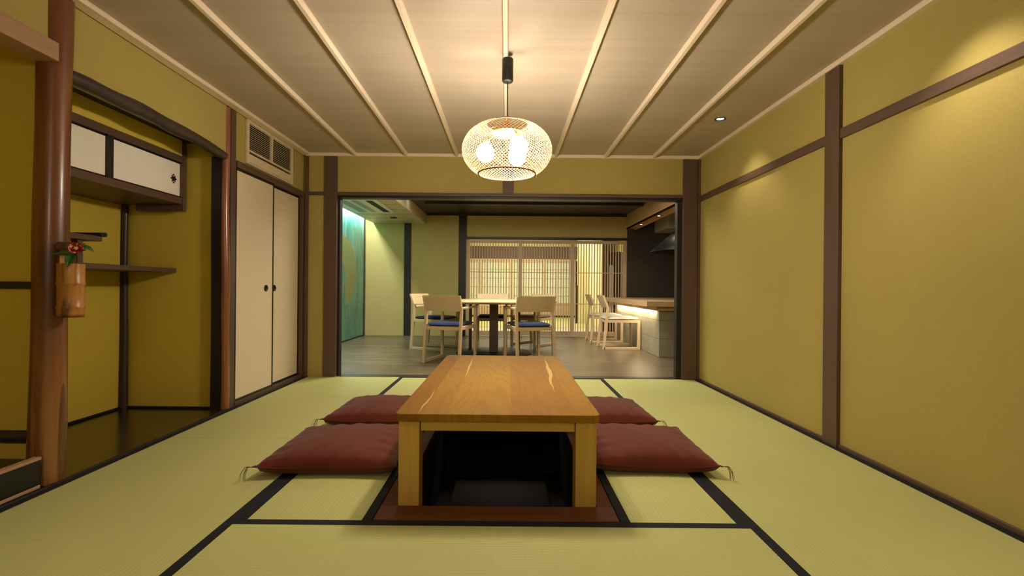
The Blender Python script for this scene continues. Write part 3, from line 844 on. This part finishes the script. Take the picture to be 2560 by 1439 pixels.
shade_layer(72, 1.55, .0031, 1.0).build('woven_shade', M['shade'], pdn)
M['shade_brown'] = plain('shade_rim_brown', (.30, .13, .04), .5)
rp = [(rb * math.cos(2 * PI * k / 48), rb * math.sin(2 * PI * k / 48), prof[-1][1]) for k in range(49)]
r1 = MB().tube(rp, .0045, 8, False).build('bottom_rim', M['shade_brown'], pdn)
rp = [(rt * math.cos(2 * PI * k / 48), rt * math.sin(2 * PI * k / 48), prof[0][1]) for k in range(49)]
MB().tube(rp, .004, 8, False).build('top_rim', M['shade'], pdn)
sk = MB().lathe([(0, .185), (.016, .185), (.018, .165), (.018, .11), (.0, .108)], 20)
blob = [(-.120, .030), (.062, -.095), (.058, .105)]
for bx_, by_ in blob:
    sk.tube([(0, 0, .125), (bx_ * .6, by_ * .6, .095), (bx_ * .95, by_ * .95, .055)], .006, 8)
    sk.tube([(bx_ * .95, by_ * .95, .060), (bx_, by_, .030)], .016, 12)
for k in range(3):
    a = k * 2 * PI / 3 + .5
    sk.tube([(0, 0, .150), (rt * math.cos(a), rt * math.sin(a), prof[0][1])], .002, 6)
sk.lathe([(0, .100), (.095, .096), (.097, .092), (.0, .090)], 28)  # plate added over the bulbs to keep their light off the ceiling
sk.build('bulb_holder_shield', M['shade_brown'], pdn)
for bx_, by_ in blob:
    MB().lathe([(.0005, .050)] + [(.050 * math.cos(t_), .050 * math.sin(t_)) for t_ in [PI / 2 - PI * q / 14 for q in range(1, 14)]] + [(.0005, -.050)], 24, c=(bx_, by_, -.005)).build('bulb', M['bulb'], pdn)

# ------------------------------------------------------------------ ceiling downlights
def downlight(x, y, z, label, power, size=100, r=.040, group='small black ceiling downlights', blend=.7, color=WARM, glow=True):
    d = thing('downlight', label, 'ceiling light', (x, y, z), group=group)
    MB().lathe([(r * .66, -.0005), (r * .70, -.003), (r, -.004), (r, 0)], 24).build('trim_ring', M['black_metal'], d)
    MB().lathe([(r * .66, -.0006), (.0005, -.0008)], 20).build('lamp_lens', M['lamp'], d)
    light('SPOT', 'beam', (0, 0, -.012), power, color, parent=d, spot_size=R(size), spot_blend=blend, shadow_soft_size=.03)
    return d
downlight(1.588, 3.61, ZC, 'small round black downlight in the cedar ceiling near the ochre wall', P_SPOT)
for y in (1.87, .13):
    # same lamps continue outside the frame
    light('SPOT', 'wall_wash_beam', (1.588, y, ZC - .012), P_SPOT * 1.45, WARM, spot_size=R(100), spot_blend=.7, shadow_soft_size=.025)
light('SPOT', 'alcove_side_fill', (-.9, .75, ZC - .012), P_SPOT * 2.0, WARM, spot_size=R(100), spot_blend=.8, shadow_soft_size=.04)  # unseen spot added to brighten the floor on the alcove side

# ------------------------------------------------------------------ air conditioner grille over the paper doors
ac = thing('air_conditioner_grille', 'cream louvred air conditioner grille in the wall over the paper doors', 'air vent', (XW, 3.998, 1.792))
AL, AH = .385, .335
fr = MB(); fr.box(0, .018, -AL, -AL + .030, 0, AH); fr.box(0, .018, AL - .034, AL, 0, AH)
fr.box(0, .0179, -AL + .030, AL - .034, AH - .022, AH); fr.box(0, .0179, -AL + .030, AL - .034, 0, .014); fr.box(0, .0179, -AL + .030, AL - .034, .098, .112)
fr.box(0, .020, -.018, .006, .112, AH - .022)
fr.build('frame', M['white_plastic'], ac, .002)
MB().box(-.0, .002, -AL + .02, AL - .02, .01, AH - .01).build('backing', M['slot_dark'], ac)
for y0, y1 in ((-AL + .030, -.018), (.006, AL - .034)):
    lv = MB()
    for k in range(13):
        zz = .120 + k * .0152
        lv.add([(.003, y0, zz + .006), (.016, y0, zz), (.016, y0, zz + .003), (.003, y0, zz + .009), (.003, y1, zz + .006), (.016, y1, zz), (.016, y1, zz + .003), (.003, y1, zz + .009)],
               [(0, 1, 2, 3), (7, 6, 5, 4), (0, 4, 5, 1), (1, 5, 6, 2), (2, 6, 7, 3), (3, 7, 4, 0)])
    lv.build('louvres', M['white_plastic'], ac)
MB().box(.003, .015, -AL + .034, AL - .038, .017, .082).build('flap', M['white_plastic'], ac, .003)

# ================================================================== DINING ROOM
XDL, XDR, YD = -2.58, 3.6, 8.65
ZD = 2.20
struct('floor_dining', MB().box(XDL, XDR, YB + .11, YD + .15, -.10, 0), M['oak_floor'])
df = MB()
df.box(XDL - .0, -.74, YD, YD + .10, -.02, 2.6)                                     # far wall beside the lattice
df.box(-.75, 2.15, YD, YD + .10, 1.76, 2.6)                                          # over the lattice
struct('wall_dining_far', df, M['wall_far'])
struct('wall_dining_left', MB().box(XDL - .1, XDL, YB + .08, YD + .1, -.02, 2.6), M['wall_far'])
sb = MB(); sb.box(XDL - .1, -1.77, YB + .08, YB + .10, -.02, 2.6); sb.box(1.80, XDR, YB + .08, YB + .10, -.02, 2.6); sb.box(-1.78, 1.81, YB + .08, YB + .10, 1.79, 2.6)
struct('wall_dining_near', sb, M['wall_far'])
struct('ceiling_dining', MB().box(XDL - .1, XDR, YB + .08, YD + .1, ZD, ZD + .05), M['black_ceiling'])
for k, (y, h) in enumerate(((6.6, .05), (7.45, .035))):
    trim(-1.3, 2.1, y, y + .11, ZD - h, ZD, M['black_wood_x'], 'black ceiling beam over the round table')
trim(-1.47, 2.13, YD - .03, YD, 2.165, ZD, M['black_wood_x'], 'black rail at the top of the far wall')
trim(-1.865, -1.745, YD - .02, YD + .02, 0, 2.02, M['black_wood'], 'black post in the far dining wall')
trim(-.885, -.755, YD - .02, YD + .02, 0, 2.165, M['black_wood'], 'black post beside the lattice doors')
trim(-.755, 2.145, YD - .02, YD + .02, 1.74, 1.785, M['black_wood_x'], 'black lintel over the lattice doors')
# dropped light ceiling along the mural, with the cove gap
dc = MB(); dc.box(-2.43, -1.49, YB + .10, YD, 2.022, 2.04); dc.box(-1.52, -1.49, YB + .10, YD, 2.04, ZD)
struct('ceiling_dropped', dc, M['drop_ceiling'], .001)
for k, y in enumerate((5.35, 5.80, 6.25, 6.70, 7.15, 7.60, 8.05, 8.40)):
    TN[0] += 1
    struct('trim_%d' % TN[0], MB().box(-2.43, -1.53, y, y + .006, 2.0205, 2.0225), M['slot_dark'], label='fine joint in the dropped ceiling')
mu = MB().box(XDL + .001, XDL + .012, 4.9, 8.56, .02, 2.19).build('mural', M['mural'])
tag(mu, 'turquoise green wall mural with a large golden moon', 'mural')
trim(XDL, XDL + .022, 8.56, 8.60, 0, 2.19, M['black_wood'], 'black edge strip of the mural')
trim(XDL, XDL + .022, 4.9, 8.56, 0, .018, M['black_wood'], 'black foot strip of the mural')
acu = thing('ceiling_air_conditioner', 'white ceiling air conditioner in the dropped ceiling by the mural', 'air conditioner', (-2.03, 6.85, 2.022))
MB().box(-.30, .30, -.62, .56, -.014, 0).build('cover_plate', M['ac_white'], acu, .006)
for (x0, x1, nm) in ((-.23, -.12, 'intake_grille'), (-.05, .03, 'intake_grille')):
    MB().box(x0, x1, -.5, .45, -.017, -.013).build(nm, plain('grille_grey', (.42, .42, .33), .6), acu)
ag = MB()
for k in range(16): ag.box(.14, .23, -.5 + k * .06, -.5 + k * .06 + .035, -.0175, -.0135)
ag.build('outlet_slots', M['slot_dark'], acu)
sm = MB().lathe([(.0, -.012), (.05, -.012), (.055, -.004), (.055, 0)], 20).build('ceiling_sensor', M['slot_dark'], loc=(-1.90, 7.95, 2.022))
tag(sm, 'small dark round fitting in the dropped ceiling by the mural', 'ceiling fitting')
lp = thing('ceiling_light_panel', 'bright rectangular light set in the black ceiling', 'ceiling light', (-1.36, 7.12, ZD))
MB().box(-.085, .10, -.06, .06, -.012, -.006).build('diffuser', M['panel_glow'], lp)
MB().box(-.095, .11, -.07, .07, -.006, 0).build('frame', M['black_metal'], lp)
# soffit over the kitchen counter with lamps
sf = MB(); sf.box(2.13, 2.16, YB + .15, YD, 1.95, ZD); sf.box(2.13, 2.30, YB + .15, YD, 1.95, 1.97); sf.box(2.27, 2.30, YB + .15, YD, 1.935, 1.95)
struct('trim_soffit', sf, M['soffit_wood'], .001)
# kitchen: dark glass back wall, side wall, cabinets, hood
struct('wall_kitchen_far', MB().box(2.145, XDR, YD - .02, YD + .08, -.02, ZD), M['dark_glass'])
struct('wall_kitchen_right', MB().box(XDR, XDR + .1, YB + .08, YD + .1, -.02, ZD), M['dark_glass'])
kc = thing('kitchen_wall_cabinet', 'pale grey kitchen wall cabinet above the black hood', 'cabinet', (2.95, 8.2, 1.88))
MB().box(-.32, .65, -.30, .42, 0, .31).build('body', plain('cabinet_grey', (.45, .42, .36), .5), kc)
for k in range(2):
    MB().box(-.315 + k * .33, -.315 + k * .33 + .32, -.32, -.30, .005, .305).build('door', plain('cabinet_white', (.80, .76, .66), .45), kc, .002)
hd = thing('kitchen_hood', 'black conical extractor hood over the kitchen counter', 'extractor hood', (2.72, 7.2, 1.435))
MB().lathe([(.555, 0), (.56, .012), (.17, .36), (.16, .37)], 48).build('cone', M['black_metal'], hd)
MB().lathe([(.551, .001), (.54, .012), (.16, .355)], 48).build('inner_cone', M['slot_dark'], hd)
MB().lathe([(.20, .34), (.20, .50), (.17, .50), (.17, .765)], 32).build('flue', M['black_metal'], hd)
# counter
ct = thing('dining_counter', 'concrete bar counter with pale wooden top and glowing strip', 'counter', (1.94, 7.3, 0))
MB().box(0, 1.5, -1.16, 1.18, 0, .60).build('concrete_body', M['concrete'], ct, .004)
MB().box(-.215, 1.5, -1.36, 1.31, .655, .722).build('wooden_top', M['counter_wood'], ct, .003)
MB().box(-.055, 1.5, -1.24, 1.20, .600, .655).build('under_board', M['counter_wood'], ct, .002)
MB().box(.0, .04, 1.18, 1.31, 0, .60).build('end_panel', M['counter_wood'], ct)
for k, y in enumerate((5.9, 7.05, 8.0)):
    dl = thing('soffit_downlight', ['small glowing downlight in the wooden soffit, nearest the hood', 'small glowing downlight in the middle of the wooden soffit', 'small glowing downlight in the soffit nearest the lattice doors'][k], 'ceiling light', (2.215, y, 1.95), group='downlights in the wooden soffit')
    MB().lathe([(.026, .0), (.024, -.003), (.018, -.003)], 16).build('trim_ring', M['ac_white'], dl)
    MB().lathe([(.018, -.002), (.0005, -.001)], 16).build('lamp_lens', M['lamp'], dl)
    light('SPOT', 'beam', (0, 0, -.012), 6.0, NEUT, parent=dl, spot_size=R(110), spot_blend=.6, shadow_soft_size=.02)
# lights over the round table
for x, y, pw_ in ((-.80, 5.95, 62.0), (.48, 5.95, 62.0)):
    d_ = thing('downlight', 'small downlight in the black ceiling toward the %s' % ('mural' if x < 0 else 'kitchen counter'), 'ceiling light', (x, y, ZD))
    MB().lathe([(.028, .0), (.030, -.004), (.045, -.004), (.045, 0)], 20).build('trim_ring', M['black_metal'], d_)
    MB().lathe([(.028, -.001), (.0005, -.001)], 16).build('lamp_lens', M['lamp'], d_)
    light('SPOT', 'beam', (0, 0, -.012), pw_, NEUT, parent=d_, spot_size=R(112), spot_blend=.55, shadow_soft_size=.02)

# lattice sliding doors
def lattice(name, x0, x1, y, label, ns=17, low=True):
    d = bpy.data.objects.new(name, None); COL.objects.link(d); d.location = ((x0 + x1) / 2, y, .01); d['kind'] = 'structure'; d['label'] = label
    L = (x1 - x0) / 2; H = 1.725; sw = .068
    fr = MB(); fr.box(-L, -L + sw, -.015, .015, 0, H); fr.box(L - sw, L, -.015, .015, 0, H)
    fr.box(-L + sw, L - sw, -.014, .014, H - .055, H); fr.box(-L + sw, L - sw, -.014, .014, 0, .085)
    fr.build('frame', M['lattice'], d, .001)
    sl = MB(); n_ = ns
    for k in range(n_):
        xx = -L + sw + (2 * (L - sw)) * (k + .5) / n_
        sl.box(xx - .0072, xx + .0072, -.010, .010, .085, H - .055)
    sl.build('slats', M['lattice'], d)
    cr = MB(); cr.box(-L + sw, L - sw, -.012, .012, 1.140, 1.152); cr.box(-L + sw, L - sw, -.012, .012, .575, .587)
    cr.build('cross_rails', M['lattice'], d)
    return d
lattice('door_3', -.748, .262, YD + .030, 'pale wooden lattice sliding door beside the black post', 18)
lattice('door_4', .195, 1.205, YD + .065, 'pale wooden lattice sliding door in the middle', 18)
lattice('door_5', 1.135, 2.145, YD + .030, 'pale wooden lattice sliding door next to the kitchen wall', 18)

# ------------------------------------------------------------------ chairs
def make_chair(arms, seat_mat, label, group):
    c = thing('dining_chair', label, 'chair', group=group)
    W = .235; wd = .030; t_ = .030
    cw = M['chair_wood']
    for s_ in (-1, 1):
        x = s_ * (W - wd / 2)
        rl = MB()
        prof_ = [(-.270, 0), (-.232, 0), (-.175, .60), (-.250, .775), (-.275, .775), (-.212, .60)]
        Mx = Matrix(((0, 0, 1, x - wd / 2), (1, 0, 0, 0), (0, 1, 0, 0), (0, 0, 0, 1)))
        rl.add([Mx @ Vector((a, b, 0)) for a, b in prof_] + [Mx @ Vector((a, b, wd)) for a, b in prof_],
               [(5, 2, 1, 0), (5, 4, 3, 2), (6, 7, 8, 11), (8, 9, 10, 11)] + [(i, (i + 1) % 6, 6 + (i + 1) % 6, 6 + i) for i in range(6)])
        rl.build('leg', cw, c, .002)
        top = .652 if arms else .42
        MB().box(x - wd / 2, x + wd / 2, .232, .270, 0, top).build('leg', cw, c, .002)
        MB().box(x - wd / 2, x + wd / 2, -.245, .240, 0, .034).build('runner', cw, c, .002)
        MB().box(x - wd / 2, x + wd / 2, -.200, .235, .385, .425).build('side_rail', cw, c, .002)
        if arms:
            MB().bar((x, -.190, .632), (x, .270, .642), .040, .022).build('armrest', cw, c, .003)
    MB().box(-W + wd, W - wd, .205, .235, .380, .420).build('front_rail', cw, c, .002)
    MB().box(-W + wd, W - wd, -.215, -.185, .380, .420).build('rear_rail', cw, c, .002)
    def seat(u, v, top):
        a = (u - .5) * 2; b = (v - .5) * 2
        x = a * (W - .004 if not arms else W - wd - .001); y = .02 + b * .238 - .0
        e = max(0, (1 - a ** 4)) ** .5 * max(0, (1 - b ** 4)) ** .5
        return (x, y, .440 + (.036 if top else -.018) * e ** .6 - (.008 * (1 - a * a) if top else 0))
    sb_ = MB(); sb_.grid(lambda u, v: seat(u, v, True), 21, 21); sb_.grid(lambda u, v: seat(1 - u, v, False), 21, 21)
    sb_.build('seat', seat_mat, c)
    def back(u, v, k):
        a = (u - .5) * 2; z_ = .598 + v * .180
        y0 = -.188 - (z_ - .60) * .43
        bow = .034 * (1 - a * a)
        return (a * (W - .002), y0 - bow - k * .014 + .010, z_)
    bk_ = MB(); nb_ = 17
    bk_.grid(lambda u, v: back(u, v, 0), nb_, 5); bk_.grid(lambda u, v: back(1 - u, v, 1), nb_, 5)
    bk_.grid(lambda u, v: back(u, 1, v), nb_, 2, False); bk_.grid(lambda u, v: back(1 - u, 0, v), nb_, 2, False)
    bk_.grid(lambda u, v: back(0, v, u), 2, 5, False); bk_.grid(lambda u, v: back(1, 1 - v, u), 2, 5, False)
    bk_.build('backrest', cw, c)
    return c
def copy_thing(o, label):
    c = o.copy(); COL.objects.link(c)
    for ch in list(o.children):
        k = ch.copy(); COL.objects.link(k); k.parent = c
    c['label'] = label
    return c
g1 = 'navy seated armchairs around the round table'
A = make_chair(True, M['navy'], 'pale armchair with navy seat at the round table, nearest the mural of the two with backs to the camera', g1)
A.location = (-.677, 5.72, 0); A.rotation_euler.z = R(-17)
A['label'] = 'navy-seated armchair, back to the low table, on the mural side'
B = copy_thing(A, 'navy-seated armchair, back to the low table, on the counter side'); B.location = (.257, 5.72, 0); B.rotation_euler.z = R(17)
Cc = copy_thing(A, 'navy-seated armchair seen side-on beside the black wall post'); Cc.location = (-1.04, 6.87, 0); Cc.rotation_euler.z = R(-111.7)
D = copy_thing(A, 'navy-seated armchair facing the camera behind the round table'); D.location = (-.235, 7.30, 0); D.rotation_euler.z = R(180)
E = make_chair(True, M['seat_taupe'], 'armchair with taupe seat behind the round table by the lattice doors', 'armchair with taupe seat')
E.location = (.40, 7.40, 0); E.rotation_euler.z = R(140)
del E['group']
Fh = make_chair(False, M['seat_white'], 'armless pale chair with white seat at the bar counter, nearer the camera', 'white seated chairs at the bar counter')
Fh.location = (1.64, 7.13, 0); Fh.rotation_euler.z = R(-90)
G = copy_thing(Fh, 'armless pale chair with white seat at the bar counter, nearer the lattice doors'); G.location = (1.60, 7.98, 0); G.rotation_euler.z = R(-90)

# round table
rt_ = thing('round_table', 'large round wooden dining table ringed by armchairs', 'table', (-.18, 6.45, 0))
MB().lathe([(.0, .672), (.74, .672), (.845, .690), (.850, .698), (.846, .705), (.0, .705)], 72).build('tabletop', M['counter_wood'], rt_)
MB().box(-.058, .058, -.07, .07, .018, .672).build('column', M['dark_wood'], rt_, .003)
for s_ in (-1, 1):
    MB().box(s_ * .34 - .02, s_ * .34 + .02, .30, .36, .018, .672).build('post', M['dark_wood'], rt_, .002)
MB().lathe([(.0, 0), (.50, 0), (.505, .006), (.50, .018), (.0, .018)], 48).build('base_plate', M['black_wood'], rt_)

# ================================================================== INNER TATAMI ROOM beyond the lattice
YI = 14.5
struct('floor_entry', MB().box(-1.6, 3.0, YD + .10, 10.6, -.10, -.004), plain('pale_pink_stone', (.62, .50, .42), .5))
struct('floor_inner', MB().box(-2.2, 3.0, 10.6, YI, -.10, .0), M['tatami_x'])
iw = MB()
iw.box(-2.3, -2.2, YD + .10, YI, -.05, 2.55)
iw.box(-2.2, 3.0, YI + .02, YI + .1, 2.13, 2.55)
struct('wall_inner_room', iw, M['cream_wall'])
struct('ceiling_inner', MB().box(-2.3, 3.1, YD + .10, YI + .1, 2.5, 2.55), M['cream_wall'])
tr2 = MB(); tr2.box(-2.2, 3.0, YI + .0, YI + .08, 1.75, 2.13)
struct('wall_transom', tr2, M['dark_wood_x'])
trim(-2.2, 3.0, YI - .03, YI + .02, 1.70, 1.75, M['lattice'], 'pale head rail of the inner paper screens')
struct('wall_wainscot', MB().box(-2.2, 3.0, YI, YI + .06, .05, .38), M['counter_wood'])
trim(-2.2, 3.0, YI - .03, YI + .02, -.0, .05, M['black_wood_x'], 'black foot rail of the inner room')
def shoji(name, x0, x1, label, cols=5):
    d = bpy.data.objects.new(name, None); COL.objects.link(d); d.location = ((x0 + x1) / 2, YI, .38); d['kind'] = 'structure'; d['label'] = label
    L = (x1 - x0) / 2; H = 1.32
    MB().box(-L + .02, L - .02, .0, .006, .02, H - .02).build('paper', M['shoji'], d)
    fr = MB(); fr.box(-L, -L + .05, -.02, .012, 0, H); fr.box(L - .05, L, -.02, .012, 0, H); fr.box(-L + .05, L - .05, -.019, .012, 0, .05); fr.box(-L + .05, L - .05, -.019, .012, H - .05, H)
    fr.build('frame', M['lattice'], d)
    gr = MB()
    for k in range(1, cols): xx = -L + 2 * L * k / cols; gr.box(xx - .009, xx + .009, -.010, .0, .05, H - .05)
    for k in range(1, 5): gr.box(-L + .05, L - .05, -.011, .0, H * k / 5 - .008, H * k / 5 + .008)
    gr.build('grid', M['lattice'], d)
shoji('window_1', -1.85, -.83, 'paper screen at the end of the inner room')
shoji('window_2', -.83, .12, 'paper screen at the end of the inner room')
shoji('window_3', .12, 1.10, 'paper screen at the end of the inner room')
shoji('window_4', 1.10, 2.05, 'paper screen at the end of the inner room, brightest')
# side hall at the right of the inner room
sh_ = MB(); sh_.box(1.76, 1.86, 12.0, 12.12, 0, 2.30); sh_.box(1.86, 2.02, 12.5, 12.6, 0, 2.5)
struct('wall_hall', sh_, M['cream_wall'])
struct('wall_hall_panel', MB().box(1.86, 2.32, 12.56, 12.62, .62, 1.70), M['counter_wood'])
struct('wall_hall_white', MB().box(1.86, 2.45, 12.70, 12.75, 0, 2.5), M['cream_wall'])
struct('wall_hall_side', MB().box(2.02, 2.12, YD + 1.6, 12.5, 0, 2.35), M['cream_wall'])
trim(1.70, 1.755, 12.02, 12.08, 0, .95, M['black_wood'], 'narrow black panel edge in the inner room')
trim(1.80, 1.92, 9.10, 9.20, 0, 2.5, M['dark_wood'], 'dark post of the entry hall')
trim(-.77, -.72, YD + .15, YD + .2, 0, 2.5, M['dark_wood'], 'dark post behind the lattice doors')
struct('wall_entry_right', MB().box(2.35, 2.45, YD + .1, 12.6, 0, 2.55), M['wall_far'])
struct('wall_entry_cabinet', MB().box(2.0, 2.34, 9.7, 9.8, 0, 1.62), M['black_wood'])
struct('window_5', MB().box(2.05, 2.12, 9.68, 9.70, .4, 1.35), plain('blue_glass', (.42, .52, .70), .2))
print('meshes', len([o for o in S.objects if o.type == 'MESH']))
